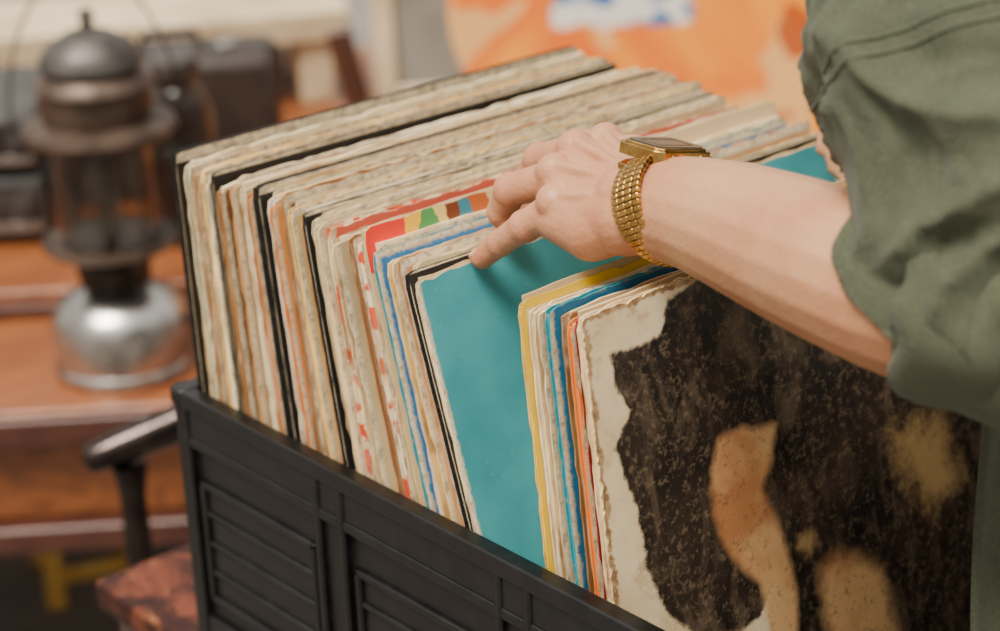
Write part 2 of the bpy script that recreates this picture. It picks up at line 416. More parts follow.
g2=[(.2935,6.0,.0026,.0028,.308,.001,(.82,.55,.08),yellowborder(),"yellow-bordered white",None),
    (.2980,6.2,.0042,.0046,.3035,.004,WH,cover((.80,.66,.42),(.62,.46,.26)),"off-white",None),
    (.3040,6.4,.0046,.0050,.305,.002,CR,cover((.58,.41,.22),(.38,.23,.11)),"tan",None),
    (.3095,6.45,.0030,.0032,.308,.004,(.07,.22,.30),BLUE,"dark blue",EDGE_C),
    (.3142,6.5,.0044,.0048,.304,.010,BR,cover((.36,.20,.09),(.25,.13,.05)),"brown",None),
    (.3192,6.6,.0034,.0038,.303,.009,(.80,.26,.03),ORG,"orange",EDGE_O),
    (.3234,6.7,.0030,.0034,.307,.010,(.20,.006,.01),RED,"dark red",EDGE_D),
    (.3288,6.8,.0050,.0054,.309,.007,CR,cover((.70,.55,.33),(.55,.38,.20)),"cream",None)]
for (st_,th,tt,tb_,h,x0,ec,fr,nm,em) in g2:
    rec(st_,th,tt,tb_,h=h,x0=x0,edge=ec,front=fr,openl=nm in("off-white","tan","cream","brown"),group=G2,label=f"record in a worn {nm} sleeve leaning against its neighbours",em=em,jag=.0014)
def cover_ab(px,py):
    X=(.0375,.2365,.0369);Y=(-.0039,-.0868,.299);Z=(.931,.189,.091)
    kx=(px-500)/2059; ky=(py-315)/2059
    a11=X[1]-kx*Z[1];a12=X[2]-kx*Z[2];c1=kx*Z[0]-X[0]
    a21=Y[1]-ky*Z[1];a22=Y[2]-ky*Z[2];c2=ky*Z[0]-Y[0]
    D=a11*a22-a12*a21
    return ((c1*a22-a12*c2)/D,(a11*c2-c1*a21)/D)
def poly(l): return [cover_ab(*p) for p in l]
dark=poly([(612,342),(640,335),(662,325),(668,290),(700,270),(800,150),(1010,100),(1010,640),(985,700),(800,800),(792,660),(785,610),(775,585),(760,610),(735,625),(700,631),(665,600),(650,560),(640,500),(628,470),(618,440),(632,400),(616,372)])
skin=poly([(722,428),(745,418),(778,416),(775,450),(765,480),(782,520),(795,560),(800,600),(798,660),(785,700),(775,640),(768,600),(762,575),(745,560),(728,540),(716,505),(714,460)])
face=poly([(822,560),(840,545),(865,550),(885,560),(893,600),(905,640),(900,700),(850,720),(835,650),(826,600)])
gold=poly([(893,425),(915,408),(940,404),(955,430),(962,470),(940,500),(925,495),(905,470)])
spot=poly([(800,525),(815,520),(822,535),(812,548),(800,540)])
def sdist(p,pl):
    x,y=p; ins=False; d=1e9; n=len(pl)
    for i in range(n):
        x1,y1=pl[i];x2,y2=pl[(i+1)%n]
        if (y1>y)!=(y2>y) and x<(x2-x1)*(y-y1)/(y2-y1)+x1: ins=not ins
        vx,vy=x2-x1,y2-y1; tt=max(0,min(1,((x-x1)*vx+(y-y1)*vy)/(vx*vx+vy*vy+1e-12)))
        d=min(d,math.hypot(x-x1-tt*vx,y-y1-tt*vy))
    return d if ins else -d
def art(me,w,h,_):
    ca=me.color_attributes.new("picture",'FLOAT_COLOR','POINT'); data=[]
    for v in me.vertices:
        a=v.co.x/w; b_=1-v.co.z/h
        if v.co.y<0:
            f=lambda pl,k=18: max(0,min(1,.5+k*sdist((a,b_),pl)))
            data+= [f(dark),max(f(skin),f(face,9)),max(f(gold,6),f(spot)),1]
        else: data+=[0,0,0,1]
    ca.data.foreach_set("color",data)
m,nt,b=newmat("picture_cover"); at=nt.nodes.new("ShaderNodeVertexColor"); at.layer_name="picture"
sc=nt.nodes.new("ShaderNodeSeparateColor"); nt.links.new(at.outputs[0],sc.inputs[0]); v=coords(nt)
n1=tnoise(nt,v,70,6,.7); n0=tnoise(nt,v,14,4,.6); n2=tnoise(nt,v,260,5,.75); n3=tnoise(nt,coords(nt,(1.6,1,.8)),26,6,.72,.6)
def thr(sock,amp=.6,lo=.42,hi=.58): return ramp(nt,math_(nt,'ADD',sock,math_(nt,'MULTIPLY',math_(nt,'SUBTRACT',n1,.5),amp)),lo,hi)
cream=mix(nt,ramp(nt,n0,.4,.7),(.86,.69,.43),(.66,.46,.23))
cream=mix(nt,math_(nt,'MULTIPLY',ramp(nt,n1,.52,.72),.6),cream,(.38,.21,.085))
drk=mix(nt,ramp(nt,n0,.35,.65),(.010,.008,.007),(.036,.024,.016))
drk=mix(nt,math_(nt,'MULTIPLY',ramp(nt,n3,.46,.68),.85),drk,(.13,.087,.055))
drk=mix(nt,math_(nt,'MULTIPLY',ramp(nt,n2,.50,.64),.42),drk,(.27,.185,.11))
sk=mix(nt,ramp(nt,n0,.4,.62),(.74,.43,.19),(.48,.20,.075)); sk=mix(nt,math_(nt,'MULTIPLY',ramp(nt,n2,.52,.66),.55),sk,(.12,.06,.03))
c_=mix(nt,thr(sc.outputs[0]),cream,drk); c_=mix(nt,thr(sc.outputs[1],.45,.3,.7),c_,sk)
c_=mix(nt,math_(nt,'MULTIPLY',thr(sc.outputs[2],.9,.3,.8),.75),c_,(.56,.35,.14))
# peeled brown edges
tc=nt.nodes.new("ShaderNodeTexCoord"); sx=nt.nodes.new("ShaderNodeSeparateXYZ"); nt.links.new(tc.outputs["Object"],sx.inputs[0])
dx=math_(nt,'MINIMUM',sx.outputs[0],math_(nt,'SUBTRACT',.313,sx.outputs[0])); d=math_(nt,'MINIMUM',dx,math_(nt,'SUBTRACT',.313,sx.outputs[2]))
e=math_(nt,'SUBTRACT',d,math_(nt,'MULTIPLY',tnoise(nt,v,110,5,.7),.013)); f=math_(nt,'SUBTRACT',1.0,ramp(nt,e,-.0040,-.0025))
c_=mix(nt,f,c_,mix(nt,ramp(nt,n2,.4,.6),(.50,.32,.15),(.26,.14,.06)))
nt.links.new(c_,b.inputs["Base Color"]); b.inputs["Roughness"].default_value=.36; b.inputs["Coat Weight"].default_value=.15; b.inputs["Coat Roughness"].default_value=.3
bump(nt,b,n2,.15,.0003)
rec(.3365,7.0,.0042,.0044,h=.313,x0=.000,edge=CR,front=m,openl=False,art=art,group=G2,label="record in a scuffed cream sleeve with a dark worn painted picture",jag=.0019)
# ---------------------------------------------------------------- person
def skinmat():
    m,nt,b=newmat("skin"); v=coords(nt)
    n=tnoise(nt,v,22,4,.5); c=mix(nt,ramp(nt,n,.35,.7),(.49,.245,.125),(.44,.19,.09))
    n2=tnoise(nt,v,160,3,.5); c=mix(nt,math_(nt,'MULTIPLY',ramp(nt,n2,.5,.75),.20),c,(.56,.32,.18))
    at=nt.nodes.new("ShaderNodeVertexColor"); at.layer_name="flush"; sc=nt.nodes.new("ShaderNodeSeparateColor"); nt.links.new(at.outputs[0],sc.inputs[0])
    c=mix(nt,math_(nt,'MULTIPLY',sc.outputs[0],.6),c,(.50,.155,.085))
    nt.links.new(c,b.inputs["Base Color"]); b.inputs["Roughness"].default_value=.48
    b.inputs["Subsurface Weight"].default_value=.08; b.inputs["Subsurface Radius"].default_value=(.01,.004,.002); b.inputs["Subsurface Scale"].default_value=.3
    vo=nt.nodes.new("ShaderNodeTexVoronoi"); vo.inputs["Scale"].default_value=480; nt.links.new(v,vo.inputs["Vector"])
    vo2=nt.nodes.new("ShaderNodeTexVoronoi"); vo2.inputs["Scale"].default_value=170; nt.links.new(v,vo2.inputs["Vector"])
    h=math_(nt,'ADD',math_(nt,'MULTIPLY',vo.outputs["Distance"],.5),math_(nt,'MULTIPLY',tnoise(nt,v,60,4,.55),1.2))
    h=math_(nt,'ADD',h,math_(nt,'MULTIPLY',vo2.outputs["Distance"],math_(nt,'MULTIPLY',sc.outputs[0],.7)))
    bump(nt,b,h,.36,.0010); return m
SKIN=skinmat()
wr=W(640,204,.975)
hb=MB()
fa=[(655,206,.968),(700,215,.945),(740,228,.925),(790,248,.900),(840,268,.875),(900,292,.855),(960,310,.842),(1030,333,.835)]
fr_=[.0245,.0268,.0298,.0325,.0342,.0355,.0365,.039]
hb.chain([W(*p) for p in fa],fr_)
hb.chain([wr,W(655,206,.968)],[.0225,.0245])
mcp={'i':W(606,148,1.035),'m':W(576,155,1.028),'r':W(556,178,1.018),'p':W(556,208,1.005)}
wri={'i':W(640,190,.99),'m':W(636,196,.985),'r':W(632,206,.978),'p':W(628,220,.970)}
for k,r0,r1 in (('i',.0165,.0115),('m',.018,.0115),('r',.018,.0110),('p',.0175,.0100)):
    hb.chain([wri[k],(wri[k]+mcp[k])/2+Vector((0,0,-.0030)),mcp[k]],[r0,(r0+r1)/2,r1])
    dn=(Vector((0,0,1))*.8+B*.5+Vector((-.2,0,0))).normalized()
    hb.chain([wri[k]+dn*(r0-.003),(wri[k]+mcp[k])/2+dn*((r0+r1)/2-.0004),mcp[k]+dn*(r1-.0016)],[.0024,.0028,.0034])
    hb.chain([mcp[k]+dn*.0050,mcp[k]+dn*.0051+Vector((.0005,0,0))],[.0096,.0096])
hb.chain([wri['p'],W(592,232,.985),mcp['p']+Vector((0,0,-.006))],[.015,.0145,.011])
for a_,b2_ in (('i','m'),('m','r'),('r','p')):
    hb.chain([mcp[a_]-Vector((0,0,.005)),mcp[b2_]-Vector((0,0,.005))],[.0090,.0085])
fing={'i':[(578,146,1.068),(568,166,1.083),(566,186,1.085)],
      'm':[(541,160,1.055),(525,183,1.070),(529,204,1.070)],
      'r':[(511,190,1.038),(502,212,1.050),(511,230,1.052)],
      'p':[(525,226,1.018),(500,243,1.033),(482,258,1.044)]}
rad={'i':(.0104,.0088,.0076,.0066),'m':(.0104,.0088,.0076,.0066),'r':(.0098,.0085,.0074,.0064),'p':(.0090,.0079,.0068,.0059)}
for k in fing:
    P_=[mcp[k]]+[W(*p) for p in fing[k]]
    hb.chain(P_,rad[k])
    for q_,rr_ in ((P_[1],rad[k][1]),(P_[2],rad[k][2])): hb.chain([q_,q_+Vector((.0003,0,0))],[rr_*1.11,rr_*1.11])
hb.chain([W(640,186,.990),W(632,158,1.022),W(612,158,1.052),W(596,172,1.068)],[.015,.012,.0100,.0075])
fine,_=fuse(hb,.0012,3,.5)
bb=MB()
shL=W(1015,-330,.95); elL=W(1030,333,.835); neck=T(.42,-.40,.66); shR=T(.56,-.22,.57); elR=T(.62,-.36,.34); wrR=T(.395,-.292,.318)
pel=T(.60,-.66,.10)
bb.chain([elL,(elL+shL)/2,shL],[.039,.048,.055]).chain([shL,neck,shR],[.055,.06,.055]).chain([shR,(shR+elR)/2,elR,(elR+wrR)/2,wrR],[.055,.048,.041,.036,.026])
bb.chain([neck+Vector((.02,-.03,-.06)),T(.50,-.50,.40),pel],[.10,.115,.13])
bb.chain([neck,T(.39,-.37,.76)],[.055,.052]).chain([T(.385,-.365,.86),T(.355,-.325,.80)],[.088,.062])
bb.chain([T(.325,-.285,.83),T(.318,-.275,.815)],[.010,.012])
hipL=T(.53,-.70,.05);hipR=T(.67,-.62,.05)
for hp in (hipL,hipR):
    kn=Vector((hp.x+.0,hp.y+.02,.40)); an=Vector((hp.x+.01,hp.y-.03,.06)); bb.chain([hp,kn,an,an+Vector((-.07,.10,-.025))],[.085,.058,.04,.03])
pR=T(.330,-.268,.306); bb.chain([wrR,pR],[.026,.020])
for q,L in ((-.024,.062),(-.008,.072),(.008,.075),(.024,.068)):
    a0=pR+Vector((.2,.55,.3)).normalized()*(-q)
    b0_=a0+Vector((-.026,.004,.004)); c0=b0_+Vector((-.020,.002,-.004)); d0=c0+Vector((-.010,0,-.014))
    bb.chain([a0,b0_,c0,d0],[.0105,.0088,.0078,.0068])
bb.chain([wrR+Vector((-.01,-.01,-.01)),pR+Vector((-.01,-.02,-.02)),pR+Vector((-.035,-.022,-.018))],[.015,.012,.0085])
coarse,_=fuse(bb,.0040,4,.5)
off=len(fine.v); fine.v+=coarse.v; fine.f+=[tuple(i+off for i in f) for f in coarse.f]; fine.m+=coarse.m
person=empty("person",Vector((.58,-.66,0)),"person in an olive green jacket leaning in and flipping through records","person")
body=make("body",fine,SKIN,person,angle=None)
ca=body.data.color_attributes.new("flush",'FLOAT_COLOR','POINT'); data=[]
hot=[(mcp[k],.011) for k in mcp]
for k in fing:
    P_=[W(*p) for p in fing[k]]; hot+=[(P_[0],.009),(P_[1],.007),(P_[2],.013)]
hot.append((W(612,158,1.052),.014))
hcen=W(560,200,1.02)
for p in fine.v:
    f=0
    if (p-hcen).length<.11:
        for q,r in hot:
            f=max(f,math.exp(-max(0,(p-q).length-r*.6)**2/(r*r*.35)))
        f=max(f,.25*min(1,(.11-(p-hcen).length)/.03))
    data+=[f,f,f,1]
ca.data.foreach_set("color",data)
NAIL=noisy("nail",(.62,.36,.26),(.68,.42,.32),60,.25)
def nail(tip,prev,r,up):
    t=(tip-prev).normalized(); up=(up-t*up.dot(t)).normalized(); s=t.cross(up)
    c=tip+up*(r*.70)+t*r*.15
    M=Matrix((( t.x*r*.95,s.x*r*.68,up.x*r*.34,c.x),(t.y*r*.95,s.y*r*.68,up.y*r*.34,c.y),(t.z*r*.95,s.z*r*.68,up.z*r*.34,c.z),(0,0,0,1)))
    n=MB().lathe([(0.001,-1)]+[(math.sin(math.pi*k/12),-math.cos(math.pi*k/12)) for k in range(1,12)]+[(0.001,1)],20,M)
    make("fingernail",n,NAIL,body,angle=None)
for k in fing:
    p_=[W(*q) for q in fing[k]]; r_=rad[k][3]
    nail(p_[2],p_[1],r_, Vector((0,0,1)) if k=='p' else (p_[2]-mcp[k]).normalized()+Vector((-.3,.6,.2)))
def cloth(name,c1,c2):
    m,nt,b=newmat(name); v=coords(nt)
    n=tnoise(nt,v,14,4); c=mix(nt,ramp(nt,n,.35,.7),c1,c2)
    w=nt.nodes.new("ShaderNodeTexWave"); w.inputs["Scale"].default_value=420; w.inputs["Distortion"].default_value=1.5; nt.links.new(v,w.inputs["Vector"])
    n2=tnoise(nt,v,500,4,.7); c=mix(nt,math_(nt,'MULTIPLY',ramp(nt,n2,.35,.7),.35),c,tuple(x*1.9 for x in c1))
    nt.links.new(c,b.inputs["Base Color"]); b.inputs["Roughness"].default_value=.9; b.inputs["Sheen Weight"].default_value=.08
    bump(nt,b,math_(nt,'ADD',w.outputs["Fac"],n2),.3,.0006); return m
GREEN=cloth("olive_cloth",(.056,.063,.034),(.040,.046,.025)); TROU=cloth("dark_trousers",(.03,.03,.04),(.02,.02,.03))
def folds(mb,nr,amp,sc,seed=0):
    for p,n in zip(mb.v,nr):
        q=p*sc+Vector((seed,seed*2,0)); w_=Vector((noise.noise(q*.6),noise.noise(q*.6+Vector((7,3,1))),noise.noise(q*.6+Vector((1,9,4)))))*1.3
        q=Vector((q.x*1.0,q.y*1.0,q.z*.55))+w_
        r=1-abs(noise.noise(q))*2.4
        p+= n*(amp*(r-.45)+amp*.3*noise.noise(q*2.3)+amp*.15*(1-abs(noise.noise(q*3.7+Vector((4,4,4))))*3))
    return mb
sl=MB(); hemc=W(948,282,.843)
ax=(W(960,310,.842)-W(840,268,.875)).normalized()
sl.chain([W(985,278,.832),W(1050,272,.825)],[.044,.046]).chain([W(1060,250,.826),W(1018,155,.835),W(978,60,.85),W(978,-60,.88),W(990,-180,.91),shL],[.052,.063,.068,.067,.07,.075])
sl.chain([W(966,240,.836),W(990,120,.84)],[.042,.063])
sm_,nr=fuse(sl,.0026,6,.5); folds(sm_,nr,.0095,18,5)
jt=MB(); jt.chain([shL,neck+Vector((0,0,-.04)),shR],[.078,.085,.078]).chain([neck+Vector((.03,-.03,-.08)),T(.50,-.50,.40),pel+Vector((0,0,-.04))],[.125,.14,.155])
jt.chain([shR,(shR+elR)/2,elR,(elR*.6+wrR*.4)],[.078,.07,.06,.05])
jm,nr=fuse(jt,.008,6,.5); folds(jm,nr,.010,12,9)
jk=make("jacket",jm,GREEN,person,angle=None,label="olive green cotton work jacket")
arm=[(W(*p),r) for p,r in zip(fa,fr_)]
def clear(mb,extra=.0025):
    for p in mb.v:
        for (a_,ra),(b_,rb) in zip(arm[4:-1],arm[5:]):
            d=b_-a_; t=max(0,min(1,(p-a_).dot(d)/d.length_squared)); q=a_+d*t; rr=ra+(rb-ra)*t+extra
            v_=p-q
            if v_.length<rr and v_.length>1e-5 and t>0: p+= v_.normalized()*(rr-v_.length)
clear(sm_)
make("sleeve",sm_,GREEN,jk,angle=None)
bvh=BVHTree.FromPolygons([tuple(p) for p in sm_.v],sm_.f)
def seam(c0,axis,offs):
    axis=axis.normalized(); u=(B-axis*B.dot(axis)).normalized(); w_=axis.cross(u)
    for o_ in offs:
        pts=[]
        for i in range(90):
            a=2*math.pi*i/90; d=u*math.cos(a)+w_*math.sin(a)
            h=bvh.ray_cast(c0+axis*o_+d*.2,-d)
            if h[0] is not None: pts.append(h[0]+d*.0001)
        make("seam",MB().tube(pts,.0010,6,closed=True),GREEN,jk,angle=None)
seam(W(985,85,.845),(W(978,0,.87)-W(1000,150,.845)),(-.0035,.0035))
def ring(cn,axis,r1,r2,upv,n=72):
    axis=axis.normalized(); u=(upv-axis*upv.dot(axis)).normalized(); w_=axis.cross(u)
    return [cn+u*math.cos(2*math.pi*i/n)*r1*(1+.04*math.sin(5*i/n*6.28))+w_*math.sin(2*math.pi*i/n)*r2*(1+.05*math.sin(3*i/n*6.28+1)) for i in range(n)]
cu=MB()
cax=(ax+R*.55+U*.02).normalized()
n=110; rows=[]
for (d,rr) in ((.030,.040),(.006,.041),(.000,.0425),(.0005,.0455),(.008,.0468),(.022,.0475),(.034,.0480),(.040,.0475),(.044,.043)):
    rows.append([p+cax*(.0022*math.sin(9*i/n*6.28)) for i,p in enumerate(ring(hemc-cax*.010+cax*d,cax,rr*1.03,rr*.98,U,n))])
vs=[p for r_ in rows for p in r_]; fs=[]
for j in range(len(rows)-1):
    for i in range(n): k=(i+1)%n; fs.append((j*n+i,j*n+k,(j+1)*n+k,(j+1)*n+i))
cu.add(vs,fs)
for p in cu.v: p+= Vector((noise.noise(p*40),noise.noise(p*40+Vector((5,5,5))),noise.noise(p*40+Vector((9,2,2)))))*.004
clear(cu,.0015)
make("cuff",cu,GREEN,jk,angle=None)
fl=MB(); nn=26; mm=40; vs=[];fs=[]
for j in range(mm+1):
    t_=j/mm
    p0=W(975+ (1-t_)*8-8*math.sin(t_*3.0),418+t_*330,.93+.02*t_)
    for i in range(nn+1):
        q=i/nn; p=p0+Vector((.115*q,-.02*q+.010*math.sin(q*13+t_*2)*min(1,q*4),.0))
        vs.append(p)
for j in range(mm):
    for i in range(nn):
        a=j*(nn+1)+i; fs.append((a,a+1,a+nn+2,a+nn+1))
fl.add(vs,fs)
fo=make("jacket_front",fl,GREEN,jk,angle=None); so=fo.modifiers.new("s",'SOLIDIFY'); so.thickness=.003
ed=MB().tube([W(983,414,.93)+Vector((.12*i/12,-.02*i/12,.006*math.sin(i))) for i in range(13)],.0045,10)
make("hem",ed,GREEN,jk,angle=None)
tr=MB()
for hp in (hipL,hipR):
    kn=Vector((hp.x,hp.y+.02,.40)); an=Vector((hp.x+.01,hp.y-.03,.10)); tr.chain([hp,kn,an],[.105,.078,.07])
tr.chain([hipL,hipR],[.11,.11])
tm,nr=fuse(tr,.008,5,.5); folds(tm,nr,.008,12,2); make("trousers",tm,TROU,person,angle=None)
SHOE=noisy("shoe_leather",(.05,.03,.02),(.08,.05,.03),20,.5)
for hp in (hipL,hipR):
    an=Vector((hp.x+.01,hp.y-.03,.05)); s_=MB().chain([an+Vector((.01,-.03,0)),an+Vector((-.05,.07,-.005)),an+Vector((-.09,.13,-.012))],[.045,.043,.036])
    q_,_=fuse(s_,.006,4)
    for p in q_.v: p.z=max(p.z,0.002)
    make("shoe",q_,SHOE,person,angle=None)
HAIR=noisy("dark_hair",(.02,.013,.01),(.05,.03,.02),50,.5,stretch=(3,3,.3))
h_=MB().chain([T(.395,-.375,.885),T(.41,-.395,.82)],[.092,.075]); q_,nr=fuse(h_,.006,3); folds(q_,nr,.004,60,1); make("hair",q_,HAIR,body,angle=None)
# ---------------------------------------------------------------- wristwatch
GOLD=noisy("gold_plate",(.62,.38,.12),(.42,.24,.07),120,.24,metal=1,rvar=.12)
GLASS_D=noisy("dark_display",(.022,.018,.009),(.040,.033,.014),30,.22,coat=.2,spec=.3)
pt=W(668,161,.965);pb=W(686,267,.958);pn=W(629,205,.947);pf=W(716,191,.985)
wc=(pt+pb+pn+pf)/4; e1=(pt-pb)/2*1.04; e2=(pn-pf)/2*1.06
e2=e2-e1.normalized()*e2.dot(e1.normalized())
wn=e2.cross(e1).normalized()
if wn.dot(ax)<0: wn=-wn
wt=empty("wristwatch",wc,"gold-toned digital wristwatch with a rectangular case and metal link band","watch")
bd=MB(); NL=58; PH=.02
r1=e1.length; r2=e2.length; E1=e1/r1; E2=e2/r2
def onl(phi,k=0.0): return wc+E1*math.cos(phi)*(r1+k)+E2*math.sin(phi)*(r2+k)
for i in range(NL):
    phi=2*math.pi*(i+.5)/NL
    pp=(phi-PH+math.pi)%(2*math.pi)-math.pi
    if abs(pp)<.50: continue
    p=onl(phi); tn=(onl(phi+.01)-onl(phi-.01)).normalized(); nrm=wn.cross(tn).normalized()
    if nrm.dot(p-wc)<0: nrm=-nrm
    wd=.020-.003*min(1,abs(pp)/2.5)
    L=(onl(phi+math.pi/NL)-onl(phi-math.pi/NL)).length
    for a0,a1,hh in ((-.5,-.27,.0013),(-.25,-.01,.0016),(.01,.25,.0016),(.27,.5,.0013)):
        M=Matrix(((wn.x,tn.x,nrm.x,p.x),(wn.y,tn.y,nrm.y,p.y),(wn.z,tn.z,nrm.z,p.z),(0,0,0,1)))
        bd.box(a0*wd,a1*wd,-L*.44,L*.44,-.0010,hh,0,M)
make("link_band",bd,GOLD,wt,bevel=.0004,angle=30)
tN=(onl(PH+.01)-onl(PH-.01)).normalized()
if tN.dot(E2)<0: tN=-tN
nN=tN.cross(wn).normalized()
if nN.dot(onl(PH)-wc)<0: nN=-nN
ta=math.radians(27); n2_=(nN*math.cos(ta)+wn*math.sin(ta)).normalized(); a2=(wn*math.cos(ta)-nN*math.sin(ta)).normalized(); nN=n2_
cn=onl(PH)+nN*(-.0022)
M=Matrix(((tN.x,a2.x,nN.x,cn.x),(tN.y,a2.y,nN.y,cn.y),(tN.z,a2.z,nN.z,cn.z),(0,0,0,1)))
cs=MB()
def octo(mb,hx,hy,ch,z0,z1,tp=0):
    pts=[(-hx+ch,-hy),(hx-ch,-hy),(hx,-hy+ch),(hx,hy-ch),(hx-ch,hy),(-hx+ch,hy),(-hx,hy-ch),(-hx,-hy+ch)]
    vs=[(x,y,z0) for x,y in pts]+[(x*(1-tp),y*(1-tp),z1) for x,y in pts]
    fs=[tuple(reversed(range(8))),tuple(range(8,16))]+[(i,(i+1)%8,8+(i+1)%8,8+i) for i in range(8)]
    mb.add(vs,fs,0,M)
octo(cs,.0185,.0155,.004,-.001,.0048); octo(cs,.0168,.0140,.0035,.0047,.0060,.04)
for s_ in (-1,1): cs.box(s_*.0178-.003,s_*.0178+.003,-.0100,.0100,-.0035,.002,0,M@Matrix.Rotation(s_*.35,4,'Y'))
make("watch_case",cs,GOLD,wt,bevel=.0006,angle=30)
dp=MB(); octo(dp,.0150,.0122,.003,.0059,.0065); make("display",dp,GLASS_D,wt,angle=30)
dp=MB()
for x0,x1,y0,y1 in ((-.0105,.0105,.0070,.0074),(-.0105,.0105,-.0074,-.0070),(-.0105,-.0101,-.0074,.0074),(.0101,.0105,-.0074,.0074)): dp.box(x0,x1,y0,y1,.0065,.0067,0,M)
make("display_trim",dp,GOLD,wt)
for sx in (-.009,0,.009):
    for sy in (-1,1):
        bt_=MB().box(sx-.0020,sx+.0020,sy*.0160-.0010,sy*.0160+.0010,.0008,.0034,0,M); make("button",bt_,GOLD,wt,bevel=.0005)
# ---------------------------------------------------------------- background stand
YAW=math.atan2(R.y,R.x)+math.radians(4)
def frame(px,py,z,yaw=YAW):
    p=WZ(px,py,z); return Matrix.Translation(p)@Matrix.Rotation(yaw,4,'Z')
BENCHW=wood("orange_brown_wood",(.25,.078,.020),(.13,.036,.012),0,coat=.15); BENCHD=wood("red_brown_wood",(.075,.022,.012),(.045,.012,.008),0,coat=.15)
Mb=frame(100,408,-.18)
bs=empty("display_bench",Vector((Mb.translation.x,Mb.translation.y,0)),"long orange-brown wooden display bench with a raised back tier","bench")
def bpart(nm,x0,x1,y0,y1,z0,z1,mat,bv=.004):
    mb=MB().box(x0,x1,y0,y1,z0,z1); make(nm,mb,mat,bs,M=Mb,bevel=bv)
bpart("bench_top",-1.5,1.9,0,1.25,-.028,0,BENCHW)
bpart("edge_moulding",-1.5,1.9,-.012,-.001,-.034,-.004,BENCHD,.003)
bpart("front_panel",-1.48,1.88,.012,.03,-.125,-.0285,BENCHW)
bpart("lower_moulding",-1.5,1.9,-.01,.035,-.155,-.1255,BENCHD)
for x in (-1.4,-.32,.9,1.7):
    for y in (.03,1.12): bpart("leg",x,x+.05,y,y+.05,-.42,-.1555 if y<.5 else -.0285,BENCHD)
bpart("raised_tier",-1.5,1.9,.26,1.24,.0005,.030,BENCHW)
bpart("tier_moulding",-1.5,1.9,.25,.2595,.0005,.016,BENCHD,.002)
TZ=-.1495
# ---------------------------------------------------------------- lantern
def lantern(name,base,sc,metal,tank,lab,rot=0):
    e=empty(name,base,lab,"lantern")
    M=Matrix.Translation(base)@Matrix.Rotation(rot,4,'Z')@Matrix.Scale(sc,4)
    def L(nm,prof,mat,seg=48): return make(nm,MB().lathe(prof,seg,M),mat,e,angle=40)
    L("fuel_tank",[(.001,0),(.068,0),(.071,.004),(.071,.010),(.068,.014),(.070,.030),(.071,.052),(.067,.066),(.058,.078),(.042,.086),(.030,.090),(.001,.091)],tank)
    L("burner_collar",[(.030,.088),(.036,.096),(.038,.112),(.034,.122),(.040,.128),(.040,.134),(.001,.135)],DK)
    L("lower_plate",[(.030,.134),(.062,.134),(.069,.138),(.068,.144),(.060,.142),(.030,.141)],metal)
    g_=L("glass_globe",[(.048,.144),(.052,.165),(.053,.195),(.052,.225),(.048,.246)],GLASS)
    s_=g_.modifiers.new("s",'SOLIDIFY'); s_.thickness=.002
    L("mantle",[(.006,.142),(.006,.175),(.016,.185),(.019,.205),(.014,.225),(.006,.235),(.006,.262)],MANT)
    L("hood_ring",[(.045,.246),(.070,.250),(.078,.258),(.076,.264),(.060,.268),(.050,.270)],metal)
    L("hood",[(.052,.266),(.056,.280),(.056,.300),(.060,.303),(.058,.308),(.050,.316),(.040,.322),(.001,.323)],metal)
    L("vent_cap",[(.046,.318),(.052,.324),(.050,.334),(.040,.346),(.022,.356),(.008,.360),(.006,.366),(.009,.371),(.006,.378),(.001,.380)],DKM)
    for k in range(8):
        a=k*math.pi/4+.3; ro=.061
        make("guard_rod",MB().tube([M@Vector((ro*math.cos(a),ro*math.sin(a),.140)),M@Vector((ro*math.cos(a),ro*math.sin(a),.255))],.0016*sc,8),DKM,e)
    pts=[M@Vector((.085*math.cos(a),0,.262+.155*math.sin(a))) for a in [math.pi*i/24 for i in range(25)]]
    make("wire_handle",MB().tube([M@Vector((.078,0,.25))]+pts+[M@Vector((-.078,0,.25))],.0016*sc,8),DKM,e)
    vk=MB().tube([M@Vector((.066,0,.05)),M@Vector((.09,0,.055))],.006*sc,12); vk.lathe([(.001,0),(.013,0),(.013,.008),(.001,.008)],16,M@Matrix.Translation((.09,0,.055))@Matrix.Rotation(math.pi/2,4,'Y'))
    make("pump_knob",vk,metal,e)
DK=noisy("blackened_brass",(.02,.016,.013),(.05,.035,.025),40,.4,metal=.8)
DKM=noisy("tarnished_tin",(.12,.11,.10),(.055,.048,.042),25,.45,metal=.8)
RUST=noisy("brown_tarnish",(.11,.072,.052),(.045,.028,.020),25,.5,metal=.5)
CHROME=noisy("dull_chrome",(.56,.54,.51),(.22,.20,.185),14,.32,metal=1,rvar=.25)
MANT=noisy("mantle_cloth",(.26,.22,.18),(.15,.125,.10),60,.8)
m,nt,b=newmat("clear_glass"); b.inputs["Transmission Weight"].default_value=1; b.inputs["Roughness"].default_value=.08; b.inputs["IOR"].default_value=1.3
nt.links.new(mix(nt,tnoise(nt,coords(nt),30),(.80,.78,.75),(.48,.45,.41)),b.inputs["Base Color"]); GLASS=m
lp=WZ(126,366,-.1795); lantern("oil_lantern",lp,1.0,RUST,CHROME,"old pressure lantern with chrome tank and rusty brown hood",YAW)
lp2=WZ(192,238,TZ); M=Matrix.Translation(lp2)
e=empty("glass_jar",lp2,"tall smoky glass jar with a dark metal lid","jar")
gj=make("jar_body",MB().lathe([(.001,.0),(.034,.0),(.038,.006),(.038,.16),(.032,.175),(.024,.185),(.024,.20)],40,M),GLASS,e); s_=gj.modifiers.new("s",'SOLIDIFY'); s_.thickness=.002
make("contents",MB().lathe([(.001,.006),(.033,.006),(.033,.105),(.001,.107)],32,M),DK,e)
